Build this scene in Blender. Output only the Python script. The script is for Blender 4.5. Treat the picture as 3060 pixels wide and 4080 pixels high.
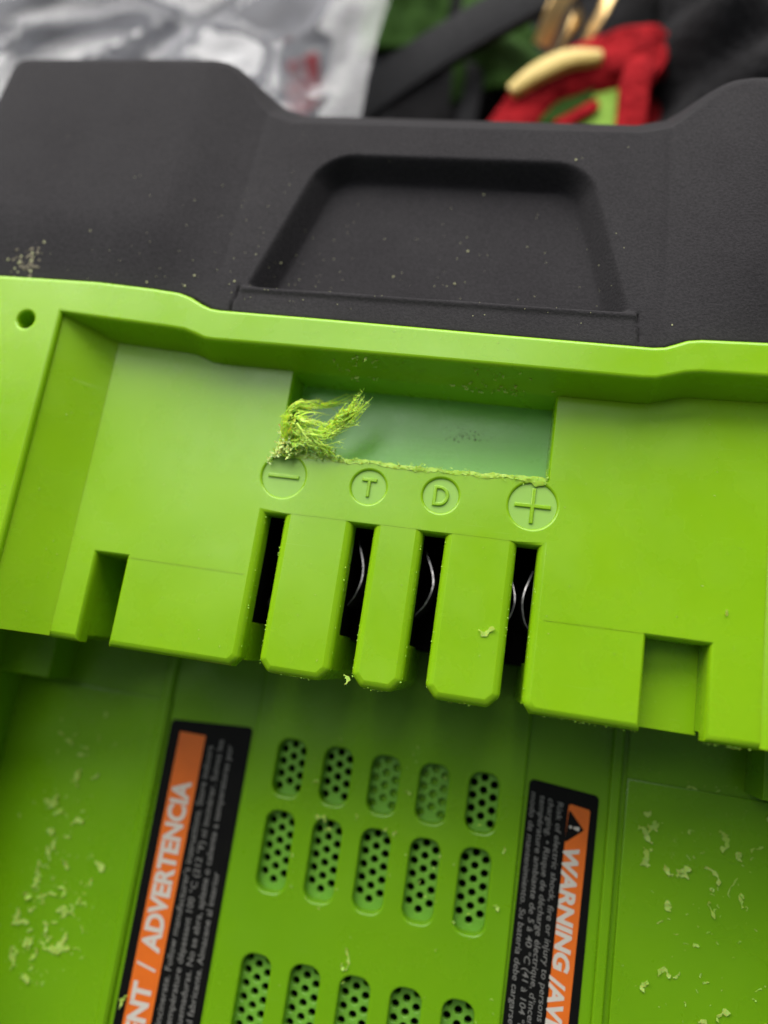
import bpy, bmesh, math, random
from mathutils import Vector, Matrix, noise
from mathutils.geometry import tessellate_polygon

MM = 0.001
scene = bpy.context.scene
COL = scene.collection
for _o in list(bpy.data.objects):
    bpy.data.objects.remove(_o)

# ------------------------------------------------------------------ camera
CAM = Vector((12.2, 0.0, 86.0))
RIGHT = Vector((0.979984, 0.147885, -0.133270))
DOWN = Vector((0.116662, -0.969069, -0.217475))
FWD = Vector((-0.161309, 0.197575, -0.966925))
cam_data = bpy.data.cameras.new("camera")
cam = bpy.data.objects.new("camera", cam_data)
COL.objects.link(cam)
cam.matrix_world = Matrix((
    (RIGHT.x, -DOWN.x, -FWD.x, CAM.x * MM),
    (RIGHT.y, -DOWN.y, -FWD.y, CAM.y * MM),
    (RIGHT.z, -DOWN.z, -FWD.z, CAM.z * MM),
    (0, 0, 0, 1)))
cam_data.sensor_fit = 'VERTICAL'
cam_data.sensor_height = 24.0
cam_data.sensor_width = 18.0
cam_data.lens = 24.0 * 2829.0 / 4080.0
cam_data.clip_start = 0.002
cam_data.clip_end = 20.0
cam_data.dof.use_dof = True
cam_data.dof.focus_distance = (Vector((2, 10, 0)) - CAM).dot(FWD) * MM
cam_data.dof.aperture_fstop = cam_data.lens / 3.5
scene.camera = cam

# ------------------------------------------------------------------ light
world = bpy.data.worlds.new("World")
scene.world = world
world.use_nodes = True
world.node_tree.nodes["Background"].inputs[0].default_value = (0.86, 0.93, 1.0, 1)
world.node_tree.nodes["Background"].inputs[1].default_value = 0.13


def area_light(name, pos, target, sx, sy, power, color):
    d = bpy.data.lights.new(name, 'AREA')
    d.shape = 'RECTANGLE'
    d.size, d.size_y = sx, sy
    d.energy = power
    d.color = color
    o = bpy.data.objects.new(name, d)
    COL.objects.link(o)
    o.location = pos
    o.rotation_euler = (Vector(target) - Vector(pos)).to_track_quat('-Z', 'Y').to_euler()
    return o


area_light("window_light", (-0.20, 0.75, 0.44), (0, 0.01, 0), 1.4, 0.76, 23.0, (1.0, 0.975, 0.94))
area_light("added_sheen_light", (-0.17, 0.27, 0.70), (-0.01, 0.02, 0), 0.50, 0.20, 1.4, (0.95, 0.98, 1.0))  # weak second lamp, added to put a pale sheen on the panels
scene.view_settings.view_transform = 'Standard'
scene.view_settings.look = 'None'
scene.view_settings.exposure = 0.0
scene.view_settings.gamma = 1.0
scene.cycles.use_denoising = True
scene.cycles.max_bounces = 8
scene.cycles.transparent_max_bounces = 12


# ------------------------------------------------------------------ materials
class NT:
    def __init__(self, name):
        self.m = bpy.data.materials.new(name)
        self.m.use_nodes = True
        self.t = self.m.node_tree
        self.b = self.t.nodes["Principled BSDF"]
        self.out = self.t.nodes["Material Output"]

    def n(self, typ, **kw):
        nd = self.t.nodes.new(typ)
        for k, v in kw.items():
            if k.startswith('i_'):
                nd.inputs[k[2:].replace('_', ' ')].default_value = v
            else:
                setattr(nd, k, v)
        return nd

    def l(self, a, b):
        self.t.links.new(a, b)

    def coords(self, scale=(1, 1, 1)):
        tc = self.n('ShaderNodeTexCoord')
        mp = self.n('ShaderNodeMapping')
        mp.inputs['Scale'].default_value = scale
        self.l(tc.outputs['Object'], mp.inputs['Vector'])
        return mp.outputs[0]

    def noise(self, scale, detail=4, rough=0.55, vec=None):
        nd = self.n('ShaderNodeTexNoise')
        nd.inputs['Scale'].default_value = scale
        nd.inputs['Detail'].default_value = detail
        nd.inputs['Roughness'].default_value = rough
        if vec is not None:
            self.l(vec, nd.inputs['Vector'])
        return nd.outputs['Fac']

    def ramp(self, fac, stops):
        nd = self.n('ShaderNodeValToRGB')
        el = nd.color_ramp.elements
        while len(el) < len(stops):
            el.new(0.5)
        for e, (p, c) in zip(el, stops):
            e.position = p
            e.color = c if len(c) == 4 else (*c, 1)
        self.l(fac, nd.inputs[0])
        return nd.outputs[0]

    def maprange(self, fac, a, b, lo=0.3, hi=0.7):
        nd = self.n('ShaderNodeMapRange')
        nd.inputs['From Min'].default_value = lo
        nd.inputs['From Max'].default_value = hi
        nd.inputs['To Min'].default_value = a
        nd.inputs['To Max'].default_value = b
        self.l(fac, nd.inputs['Value'])
        return nd.outputs[0]

    def bump(self, fac, strength, dist, prev=None):
        nd = self.n('ShaderNodeBump')
        nd.inputs['Strength'].default_value = strength
        nd.inputs['Distance'].default_value = dist
        self.l(fac, nd.inputs['Height'])
        if prev is not None:
            self.l(prev, nd.inputs['Normal'])
        return nd.outputs[0]

    def set(self, **kw):
        for k, v in kw.items():
            self.b.inputs[k.replace('_', ' ')].default_value = v


def green_plastic(name, c0, c1, rough, sss=0.3, streak=False):
    g = NT(name)
    v = g.coords()
    big = g.noise(45, 3, 0.5, v)
    g.l(g.ramp(big, [(0.3, c0), (0.7, c1)]), g.b.inputs['Base Color'])
    smudge = g.noise(110, 4, 0.6, v)
    rgh = g.maprange(smudge, rough - 0.07, rough + 0.10)
    # hair-line scuffs in two directions, a little rougher and paler than the moulded skin
    sc1 = g.noise(1.0, 3, 0.6, g.coords((60, 2600, 300)))
    sc2 = g.noise(1.0, 3, 0.6, g.coords((2200, 90, 300)))
    mx = g.n('ShaderNodeMath', operation='MAXIMUM')
    g.l(g.maprange(sc1, 0, 1, 0.66, 0.80), mx.inputs[0])
    g.l(g.maprange(sc2, 0, 1, 0.69, 0.82), mx.inputs[1])
    patch = g.maprange(g.noise(55, 3, 0.6, v), 0, 1, 0.42, 0.62)
    ml = g.n('ShaderNodeMath', operation='MULTIPLY')
    g.l(mx.outputs[0], ml.inputs[0]); g.l(patch, ml.inputs[1])
    ad = g.n('ShaderNodeMath', operation='MULTIPLY_ADD')
    g.l(ml.outputs[0], ad.inputs[0]); ad.inputs[1].default_value = 0.25; g.l(rgh, ad.inputs[2])
    g.l(ad.outputs[0], g.b.inputs['Roughness'])
    mc = g.n('ShaderNodeMix', data_type='RGBA')
    mf = g.n('ShaderNodeMath', operation='MULTIPLY'); mf.inputs[1].default_value = 0.2
    g.l(ml.outputs[0], mf.inputs[0]); g.l(mf.outputs[0], mc.inputs['Factor'])
    g.l(g.b.inputs['Base Color'].links[0].from_socket, mc.inputs['A'])
    mc.inputs['B'].default_value = (0.42, 0.56, 0.16, 1)
    g.l(mc.outputs['Result'], g.b.inputs['Base Color'])
    fine = g.noise(9000, 3, 0.6, v)
    bp = g.bump(fine, 0.12, 0.00003)
    wav = g.noise(55, 1.5, 0.45, v)
    bp = g.bump(wav, 0.3, 0.0012, bp)
    if streak:
        sv = g.coords((160, 3200, 400))
        st = g.noise(1.0, 5, 0.7, sv)
        bp = g.bump(st, 0.3, 0.00006, bp)
    g.l(bp, g.b.inputs['Normal'])
    g.set(Subsurface_Weight=sss, Subsurface_Scale=0.0012, Subsurface_Radius=(0.9, 1.0, 0.15))
    g.b.inputs['IOR'].default_value = 1.48
    g.set(Specular_IOR_Level=0.45)
    return g.m


M = {}
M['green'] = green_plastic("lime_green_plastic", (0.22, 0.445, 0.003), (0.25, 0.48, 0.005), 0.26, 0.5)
M['green_shaded'] = green_plastic("lime_green_plastic_shaded", (0.155, 0.365, 0.002), (0.18, 0.40, 0.003), 0.28)  # same lime plastic, its colour darkened to paint in the lower bay's shade
M['green_pocket'] = green_plastic("scraped_green_painted_haze", (0.23, 0.53, 0.11), (0.27, 0.57, 0.13), 0.26, 0.2, True)  # scrape streaks are real; the paler teal colour paints in reflected sky haze
M['green_disc'] = green_plastic("etched_green_plastic", (0.25, 0.48, 0.06), (0.29, 0.52, 0.08), 0.5, 0.25)
M['grille'] = green_plastic("grille_green_plastic", (0.15, 0.38, 0.03), (0.18, 0.42, 0.04), 0.4, 0.2)


def cap_material():
    g = NT("charcoal_textured_plastic")
    v = g.coords()
    n1 = g.noise(60, 4, 0.6, v)
    g.l(g.ramp(n1, [(0.3, (0.027, 0.0255, 0.0275)), (0.7, (0.034, 0.0325, 0.0345))]), g.b.inputs['Base Color'])
    n2 = g.noise(3000, 3, 0.7, v)
    base = g.b.inputs['Base Color'].links[0].from_socket
    mc = g.n('ShaderNodeMix', data_type='RGBA', blend_type='MULTIPLY')
    mc.inputs['Factor'].default_value = 1.0
    g.l(base, mc.inputs['A'])
    g.l(g.ramp(n2, [(0.36, (0.80, 0.80, 0.80)), (0.62, (1.16, 1.15, 1.15))]), mc.inputs['B'])
    g.l(mc.outputs['Result'], g.b.inputs['Base Color'])
    n3 = g.noise(900, 2, 0.5, v)
    bp = g.bump(n2, 0.6, 0.0002)
    bp = g.bump(n3, 0.12, 0.0001, bp)
    g.l(bp, g.b.inputs['Normal'])
    g.set(Roughness=0.6, Specular_IOR_Level=0.02, Sheen_Weight=0.05, Sheen_Roughness=0.45, Sheen_Tint=(0.95, 0.93, 0.92, 1))
    return g.m


def simple(name, col, rough=0.5, metallic=0.0, nscale=None, ncol=None, bump=None, **kw):
    g = NT(name)
    g.set(Base_Color=(*col, 1), Roughness=rough, Metallic=metallic)
    if nscale:
        v = g.coords()
        f = g.noise(nscale, 4, 0.6, v)
        g.l(g.ramp(f, [(0.3, col), (0.7, ncol or col)]), g.b.inputs['Base Color'])
        if bump:
            g.l(g.bump(f, bump[0], bump[1]), g.b.inputs['Normal'])
    for k, val in kw.items():
        g.b.inputs[k.replace('_', ' ')].default_value = val
    return g.m


M['cap'] = cap_material()
M['black'] = simple("black_interior", (0.003, 0.003, 0.003), 0.8, Specular_IOR_Level=0.04)
M['label'] = simple("black_label_film", (0.004, 0.004, 0.004), 0.5, nscale=300, ncol=(0.006, 0.006, 0.005), Specular_IOR_Level=0.12)
M['orange'] = simple("orange_print", (0.78, 0.16, 0.012), 0.4, nscale=400, ncol=(0.70, 0.14, 0.012))
M['white_ink'] = simple("white_print", (0.6, 0.55, 0.48), 0.5)
M['grey_ink'] = simple("grey_print", (0.19, 0.185, 0.17), 0.5)
M['metal'] = simple("tinned_metal", (0.55, 0.52, 0.50), 0.38, 1.0, nscale=1500, ncol=(0.16, 0.15, 0.15), bump=(0.3, 0.0001))
M['shred'] = simple("shredded_green_plastic", (0.58, 0.86, 0.010), 0.5, nscale=400, ncol=(0.74, 0.92, 0.06),
                    Subsurface_Weight=0.7, Subsurface_Scale=0.0012)
M['lip'] = simple("stress_whitened_plastic", (0.31, 0.56, 0.02), 0.42, nscale=260, ncol=(0.44, 0.66, 0.08), bump=(0.35, 0.0003),
                  Subsurface_Weight=0.3, Subsurface_Scale=0.0005)
M['flake'] = simple("pale_plastic_flake", (0.38, 0.58, 0.05), 0.55, nscale=160, ncol=(0.52, 0.62, 0.14), Subsurface_Weight=0.4, Subsurface_Scale=0.0008)
M['dust'] = simple("pale_dust", (0.40, 0.40, 0.22), 0.8)
M['lint'] = simple("brown_grime", (0.12, 0.105, 0.07), 0.9, nscale=800, ncol=(0.20, 0.175, 0.12))


# ------------------------------------------------------------------ mesh helpers (all in millimetres)
def finish(name, verts, faces, mat, parent=None, smooth=40, loc=None):
    me = bpy.data.meshes.new(name)
    me.from_pydata([(x * MM, y * MM, z * MM) for x, y, z in verts], [], faces)
    me.validate()
    me.update()
    if smooth:
        me.shade_smooth()
        me.set_sharp_from_angle(angle=math.radians(smooth))
    me.materials.append(M[mat] if isinstance(mat, str) else mat)
    o = bpy.data.objects.new(name, me)
    COL.objects.link(o)
    if parent is not None:
        o.parent = parent
    if loc:
        o.location = [c * MM for c in loc]
    return o


def area2(p):
    return sum(p[i][0] * p[(i + 1) % len(p)][1] - p[(i + 1) % len(p)][0] * p[i][1] for i in range(len(p)))


def fillet(pts, radii, seg=6):
    """round the corners of a polygon; radii one number or one per corner"""
    n = len(pts)
    if not isinstance(radii, (list, tuple)):
        radii = [radii] * n
    out = []
    for i in range(n):
        r = radii[i]
        p = Vector(pts[i]); a = Vector(pts[i - 1]) - p; b = Vector(pts[(i + 1) % n]) - p
        if r <= 0:
            out.append(tuple(p)); continue
        a.normalize(); b.normalize()
        ang = a.angle(b)
        d = r / math.tan(ang / 2)
        c = p + (a + b).normalized() * (r / math.sin(ang / 2))
        s = p + a * d - c; e = p + b * d - c
        t0 = math.atan2(s.y, s.x); t1 = math.atan2(e.y, e.x)
        dt = (t1 - t0 + math.pi) % (2 * math.pi) - math.pi
        for k in range(seg + 1):
            t = t0 + dt * k / seg
            out.append((c.x + r * math.cos(t), c.y + r * math.sin(t)))
    return out


def inset(loop, widths):
    """offset a loop to its left; widths one number or one per edge i->i+1"""
    n = len(loop)
    if not isinstance(widths, (list, tuple)):
        widths = [widths] * n
    out = []
    for i in range(n):
        p = Vector(loop[i]); a = Vector(loop[i - 1]); b = Vector(loop[(i + 1) % n])
        d0 = (p - a).normalized(); d1 = (b - p).normalized()
        n0 = Vector((-d0.y, d0.x)); n1 = Vector((-d1.y, d1.x))
        w0, w1 = widths[i - 1], widths[i]
        cr = d0.x * d1.y - d0.y * d1.x
        if abs(cr) < 1e-4:
            q = p + (n0 * w0 + n1 * w1) * 0.5
        else:
            q0 = p + n0 * w0; q1 = p + n1 * w1
            t = ((q1 - q0).x * d1.y - (q1 - q0).y * d1.x) / cr
            q = q0 + d0 * t
        out.append((q.x, q.y))
    return out


def rect(x0, y0, x1, y1):
    return [(x0, y0), (x1, y0), (x1, y1), (x0, y1)]


def circle(cx, cy, r, n=32):
    return [(cx + r * math.cos(2 * math.pi * k / n), cy + r * math.sin(2 * math.pi * k / n)) for k in range(n)]


def plate_data(loops, z0, z1, bevels=0.3, seg=3, pre=None):
    """extrude outer loop + hole loops from z0 to z1, with a rounded top edge"""
    verts, faces, tops, bots = [], [], [], []
    for li, lp in enumerate(loops):
        a = area2(lp)
        bv = bevels[li] if isinstance(bevels, list) else bevels
        if isinstance(bv, tuple):
            bv = list(bv)
        if (li == 0 and a < 0) or (li > 0 and a > 0):
            lp = lp[::-1]
            if isinstance(bv, list):
                bv = bv[::-1]
                bv = bv[1:] + bv[:1]
        n = len(lp)
        mb = max(bv) if isinstance(bv, list) else bv
        rings = [(lp, z0)]
        if pre and li == 0:
            rings = [(inset(lp, [-w * q for q in pre[1]]), z) for z, w in pre[0]]
        if mb > 1e-6:
            for k in range(seg + 1):
                t = math.pi / 2 * k / seg
                if seg == 1:
                    q, dz = float(k), float(k)
                else:
                    q, dz = 1 - math.cos(t), math.sin(t)
                w = [x * q for x in bv] if isinstance(bv, list) else bv * q
                rings.append((inset(lp, w) if q > 0 else lp, z1 - mb * (1 - dz)))
        else:
            rings.append((lp, z1))
        base = len(verts)
        for rp, z in rings:
            verts += [(x, y, z) for x, y in rp]
        for r in range(len(rings) - 1):
            for i in range(n):
                j = (i + 1) % n
                faces.append((base + r * n + i, base + r * n + j, base + (r + 1) * n + j, base + (r + 1) * n + i))
        tops.append((base + (len(rings) - 1) * n, rings[-1][0]))
        bots.append((base, lp))
    for grp, flip in ((tops, False), (bots, True)):
        idx = []
        for b, lp in grp:
            idx += [b + i for i in range(len(lp))]
        tris = tessellate_polygon([[Vector((x, y, 0)) for x, y in lp] for _, lp in grp])
        for t in tris:
            f = [idx[i] for i in t]
            a, b_, c = (verts[i] for i in f)
            cr = (b_[0] - a[0]) * (c[1] - a[1]) - (b_[1] - a[1]) * (c[0] - a[0])
            if abs(cr) < 1e-9:
                continue
            if (cr > 0) == flip:
                f = f[::-1]
            faces.append(tuple(f))
    return verts, faces


def plate(name, loops, z0, z1, mat, parent=None, bevels=0.3, seg=3, smooth=40, pre=None):
    v, f = plate_data(loops, z0, z1, bevels, seg, pre)
    o = finish(name, v, f, mat, parent, smooth)
    for p in o.data.polygons:
        if abs(p.normal.z) > 0.9995:
            p.use_smooth = False
    wn = o.modifiers.new("even_shading", 'WEIGHTED_NORMAL')
    wn.keep_sharp = True
    return o


def tagged(o, label, cat, group=None, kind=None):
    o['label'] = label
    o['category'] = cat
    if group:
        o['group'] = group
    if kind:
        o['kind'] = kind
    return o


def empty(name, loc=(0, 0, 0)):
    o = bpy.data.objects.new(name, None)
    o.empty_display_size = 0.01
    COL.objects.link(o)
    o.location = [c * MM for c in loc]
    return o


def smoothstep(a, b, x):
    t = max(0.0, min(1.0, (x - a) / (b - a)))
    return t * t * (3 - 2 * t)


# ------------------------------------------------------------------ ground
GZ = -62.0
M['ground'] = simple("dark_cloth_ground", (0.010, 0.009, 0.010), 0.9, nscale=60, ncol=(0.022, 0.020, 0.022), bump=(0.6, 0.004))
gnd = finish("ground", [(-900, -700, GZ), (900, -700, GZ), (900, 1100, GZ), (-900, 1100, GZ)], [(0, 1, 2, 3)], 'ground', smooth=0)
gnd['kind'] = 'structure'

# ------------------------------------------------------------------ the battery pack
pack = empty("battery_pack", (0, 0, GZ))
tagged(pack, "lime green and charcoal rechargeable battery pack lying with its terminal side up", "battery")


def child(o):
    """parts are built in scene coordinates; hang them under the pack at its base"""
    o.parent = pack
    o.matrix_parent_inverse = Matrix.Translation((0, 0, -GZ * MM))
    return o


# --- lower housing (mostly hidden) and dark interior
child(plate("lower_housing", [fillet(rect(-76, -86, 76, 41), 5)], GZ, -27.0, 'green_shaded', bevels=0.5))
child(plate("dark_interior", [rect(-46, -84, 46, 36)], -26.9, -25.5, 'black', bevels=0.0))

# --- rim: raised frame round the connector bay
rim_inner = [(-49.2, -86), (-49.2, 39.1), (-43.6, 38.6), (-33.0, 38.0), (-31.2, 37.85), (-29.6, 37.35), (-28.2, 36.85), (-27.0, 36.75), (-24, 36.75), (4, 36.6),
             (26.5, 36.4), (28.2, 36.5), (29.8, 37.0), (31.4, 37.5), (33, 37.75), (41, 37.9), (49.2, 38.6), (49.2, -86)]
rim_outer = [(76, -86), (76, 42.3), (44, 42.0), (36, 41.75), (33.0, 41.65), (31.4, 41.4), (30.0, 40.8), (28.9, 40.35), (27.6, 40.2), (8, 40.4), (-12, 40.7),
             (-26.8, 40.8), (-28.2, 40.95), (-29.4, 41.4), (-31.2, 42.3), (-33.0, 42.85), (-37, 43.2), (-45, 43.6), (-60, 43.5), (-76, 43.4), (-76, -86)]
rim_inner = [(x, y - 0.4 if y > 0 else -3.75) for x, y in rim_inner]
rim_outer = [(x, y if y > 0 else -3.75) for x, y in rim_outer]
rim_loop = rim_outer + rim_inner
DRAFT = [0.0] * len(rim_outer) + [0.0] + [1.0] * (len(rim_inner) - 3) + [0.0, 0.0]
hole = circle(-54.1, 37.2, 1.25, 28)
child(plate("rim_frame", [rim_loop, hole], -20.0, 5.0, 'green', bevels=[0.5, 0.35], seg=4,
            pre=([(-20.0, 1.25), (-0.4, 1.25), (0.4, 1.0), (1.2, 0.7), (2.2, 0.4), (3.6, 0.1)], DRAFT)))
child(plate("screw_hole_bottom", [circle(-54.1, 37.2, 1.7, 24)], -19.0, -6.0, 'green_shaded', bevels=0.0))


def prism_y(name, prof, y0, y1, mat, smooth=35):
    """profile in x,z extruded along y"""
    n = len(prof)
    v = [(x, y0, z) for x, z in prof] + [(x, y1, z) for x, z in prof]
    f = [(i, (i + 1) % n, n + (i + 1) % n, n + i) for i in range(n)]
    f += [tuple(range(n))[::-1], tuple(range(n, 2 * n))]
    me_o = finish(name, v, f, mat, None, smooth)
    bm = bmesh.new(); bm.from_mesh(me_o.data)
    bmesh.ops.recalc_face_normals(bm, faces=bm.faces)
    bm.to_mesh(me_o.data); bm.free()
    return me_o


def curve_wall(s):
    pr = []
    for k in range(9):
        t = k / 8
        x = 49.3 - 6.4 * t
        z = 4.2 * (1 - t) ** 1.15
        pr.append((s * x, z))
    pr += [(s * 42.9, -19.9), (s * 49.3, -19.9)]
    return pr


child(prism_y("side_slope", curve_wall(-1), -3.7, 39.0, 'green'))
child(prism_y("side_slope", curve_wall(1), -3.7, 38.5, 'green'))

# --- terminal block
PB = 24.0          # lower edge of the pocket
YE = -3.9          # free end of the block
SL = [(-17.3, -14.9), (-5.8, -3.2), (3.1, 5.8), (14.6, 17.1)]      # slots
YT = 15.6
shell = [(-43, YE), (-39.0, YE), (-39.0, 7.6), (-34.8, 7.6), (-34.8, YE), (-18.3, YE), (SL[0][0], YE + 1.3), (SL[0][0], YT)]
for _a, _b in SL[:3]:
    shell += [(_b, YT), (_b + 0.01, YT)] if False else [(_b, YT)]
    shell += [(SL[SL.index((_a, _b)) + 1][0], YT)]
shell += [(SL[3][1], YT), (SL[3][1], YE + 1.3), (18.1, YE), (30.3, YE), (30.3, 6.7), (37.2, 6.7), (37.2, YE), (43, YE),
          (43, 38), (17.3, 38), (17.3, PB), (-16.9, PB), (-16.9, 38), (-43, 38)]
CHAM = 0.95
wid = []
for i in range(len(shell)):
    a, b = shell[i], shell[(i + 1) % len(shell)]
    if a[1] == YT and b[1] == YT:
        w = 0.6 if (a[0], b[0]) in SL else 0.02
    elif a[0] in (SL[0][0], SL[3][1]) or b[0] in (SL[0][0], SL[3][1]):
        w = CHAM
    elif a[1] == YE and b[1] == YE:
        w = 0.85
    elif 38 in (a[1], b[1]) and abs(a[0]) == 43:
        w = 0.05
    elif abs(a[0]) in (39.0, 34.8, 30.3, 37.2):
        w = 0.4
    else:
        w = 0.3
    wid.append(w)
CIR = [(-15.9, 20.75, 2.85), (-4.6, 20.55, 2.2), (4.6, 20.5, 2.2), (15.9, 20.55, 2.9)]
block = child(plate("terminal_block", [shell] + [circle(x, y, r, 48) for x, y, r in CIR], -2.4, 0.0, 'green',
                    bevels=[tuple(wid), 0.3, 0.3, 0.3, 0.3], seg=3, smooth=40))


def sub(o, par=None):
    par = par or block
    o.parent = par
    o.matrix_parent_inverse = par.matrix_parent_inverse.copy() if par.parent == pack and False else Matrix.Identity(4)
    return o


# walls under the shell, at the free end
for x0, x1 in ((-42.97, -39.03), (-34.77, -17.33), (17.13, 30.27), (37.23, 42.97)):
    sub(plate("end_wall", [rect(x0, YE + 0.9, x1, 1.8)], -19.95, -2.35, 'green', bevels=0.0))
for x0, x1, yb in ((-42.9, -39.04, 9), (-34.76, -31, 9), (-42.9, -31, 9), (27, 30.26, 8), (37.24, 41, 8), (27, 41, 8)):
    full = x1 - x0 > 8
    sub(plate("notch_wall", [rect(x0 + .02 * full, (7.64 if x0 < 0 else 6.74) if full else 1.7, x1 - .02 * full, yb + 1.5)], -14 - .1 * full, -2.37 - .02 * full, 'green', bevels=0.0))
sub(plate("notch_floor", [rect(-39.3, YE + 0.3, -34.6, 9.0)], -12, -9.0, 'green', bevels=0.2))
sub(plate("notch_floor", [rect(30.1, YE + 0.3, 37.5, 8.0)], -12, -4.4, 'green', bevels=0.2))
# ribs between the slots
RIBS = [(SL[k][1], SL[k + 1][0]) for k in range(3)]
for x0, x1 in RIBS:
    lp = fillet([(x0, 17.6), (x0, YE + 1.3), (x0 + 1.3, YE - 0.1), (x1 - 1.3, YE - 0.1), (x1, YE + 1.3), (x1, 17.6)], [0, 1.0, 1.0, 1.0, 1.0, 0], 4)
    r_ = sub(plate("terminal_rib", [lp], -2.4, -0.012, 'green', bevels=[tuple([CHAM] * (len(lp) - 1) + [0.05])], seg=3, smooth=40))
    lw = plate("rib_wall", [[(x0 + .03, 1.8), (x0 + .03, YE + 1.35), (x0 + 1.32, YE), (x1 - 1.32, YE), (x1 - .03, YE + 1.35), (x1 - .03, 1.8)]], -19.9, -2.38, 'green', bevels=0.0)
    lw.parent = block
# black contact carrier inside
for x0, x1 in [(-30, SL[0][0])] + RIBS + [(SL[3][1], 30)]:
    sub(plate("contact_carrier", [rect(x0 + 0.12, 1.9, x1 - 0.12, 19.0)], -17.5, -2.5, 'black', bevels=0.0))
sub(plate("contact_carrier", [rect(-30, 1.5, 30, 22)], -18.8, -10.5, 'black', bevels=0.0))
sub(plate("contact_carrier", [rect(-30, 16.2, 30, 22)], -16.0, -2.45, 'black', bevels=0.0))


def leaf(cx, side, y0, y1, bow, z0=-10.6, z1=-4.6, th=0.22, rnd=0):
    """bent spring contact seen on its edge"""
    n = 18
    v, f = [], []
    for i in range(n + 1):
        t = i / n
        y = y1 + (y0 - y1) * t
        x = cx - side * bow * (math.sin(math.pi * t) ** 1.3) + side * 0.5 * smoothstep(0.8, 1.0, t)
        zt = z1 - 0.9 * (2 * t - 1) ** 2 + 0.08 * math.sin(9 * t + rnd)
        v += [(x - th / 2, y, z0), (x + th / 2, y, z0), (x + th / 2, y, zt), (x - th / 2, y, zt)]
    for i in range(n):
        for k in range(4):
            a = i * 4 + k; b = i * 4 + (k + 1) % 4
            f.append((a, b, b + 4, a + 4))
    f += [(0, 1, 2, 3)[::-1], (4 * n, 4 * n + 1, 4 * n + 2, 4 * n + 3)]
    return sub(finish("spring_contact", v, f, 'metal', None, 50))


leaf(-17.1, -1, 4.0, 14.0, 0.5, z1=-7.5, th=0.3); leaf(-15.0, 1, 4.0, 14.0, 0.4, z1=-7.5)
leaf(-5.75, -1, 5.2, 14.6, 1.3, z1=-4.6, rnd=1); leaf(-3.0, 1, 5.2, 14.5, 0.3, z1=-6)
leaf(3.3, -1, 5.4, 14.2, 1.5, z1=-4.6, th=0.25, rnd=2); leaf(6.0, 1, 5.2, 14, 0.3, z1=-6)
leaf(14.3, -1, 5.6, 12.6, 0.9, z1=-4.6, th=0.25, rnd=3); leaf(17.1, 1, 5.4, 13.4, 0.95, z1=-4.6, th=0.25, rnd=4)

# pocket floor
sub(plate("pocket_floor", [rect(-17.6, PB - 0.8, 17.9, 38)], -8, -5.0, 'green_pocket', bevels=0.0))
for x0, x1, y0, y1 in ((-18.5, -16.92, PB, 38), (17.32, 19, PB, 38), (-18.5, 19, PB - 2, PB - 0.03)):
    sub(plate("pocket_wall", [rect(x0, y0, x1, y1)], -6, -2.3, 'green', bevels=0.0))

# fine parting lines across the two panels
for x0, x1, y, dy in ((-34.4, -18.8, 7.55, -0.1), (18.6, 30.0, 6.9, 0.1)):
    sub(plate("parting_line", [[(x0, y), (x1, y + dy), (x1, y + dy + 0.09), (x0, y + 0.09)]], -0.3, 0.025, 'green', bevels=0.0))

# polarity marks
for (cx, cy, r), mk in zip(CIR, "-TD+"):
    d = sub(plate("polarity_disc", [circle(cx, cy, r + 0.15, 40)], -2.3, -0.27, 'green_disc', bevels=0.0))
    bars = []
    w = 0.24
    if mk == '-':
        bars = [rect(cx - 2.05, cy - w, cx + 2.05, cy + w)]
    elif mk == '+':
        c = [(cx - 2.2, cy - w), (cx - w, cy - w), (cx - w, cy - 2.2), (cx + w, cy - 2.2), (cx + w, cy - w), (cx + 2.2, cy - w),
             (cx + 2.2, cy + w), (cx + w, cy + w), (cx + w, cy + 2.2), (cx - w, cy + 2.2), (cx - w, cy + w), (cx - 2.2, cy + w)]
        bars = [c]
    elif mk == 'T':
        bars = [[(cx - 0.2, cy - 1.25), (cx + 0.2, cy - 1.25), (cx + 0.2, cy + 0.75), (cx + 0.95, cy + 0.75), (cx + 0.95, cy + 1.2),
                 (cx - 0.95, cy + 1.2), (cx - 0.95, cy + 0.75), (cx - 0.2, cy + 0.75)]]
    else:
        def dee(k):
            o = [(cx - 0.95 + k, cy - 1.3 + k)]
            for q in range(13):
                t = -math.pi / 2 + math.pi * q / 12
                o.append((cx - 0.2 + (1.25 - k) * math.cos(t), cy + (1.3 - k) * math.sin(t)))
            o.append((cx - 0.95 + k, cy + 1.3 - k))
            return o
        bars = None
        s = plate("polarity_symbol", [dee(0), dee(0.42)], -0.4, -0.04, 'green', bevels=[0.1, 0.1], seg=2)
    if bars:
        s = plate("polarity_symbol", [bars[0]], -0.4, -0.04, 'green', bevels=0.1, seg=2)
    s.parent = d

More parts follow.
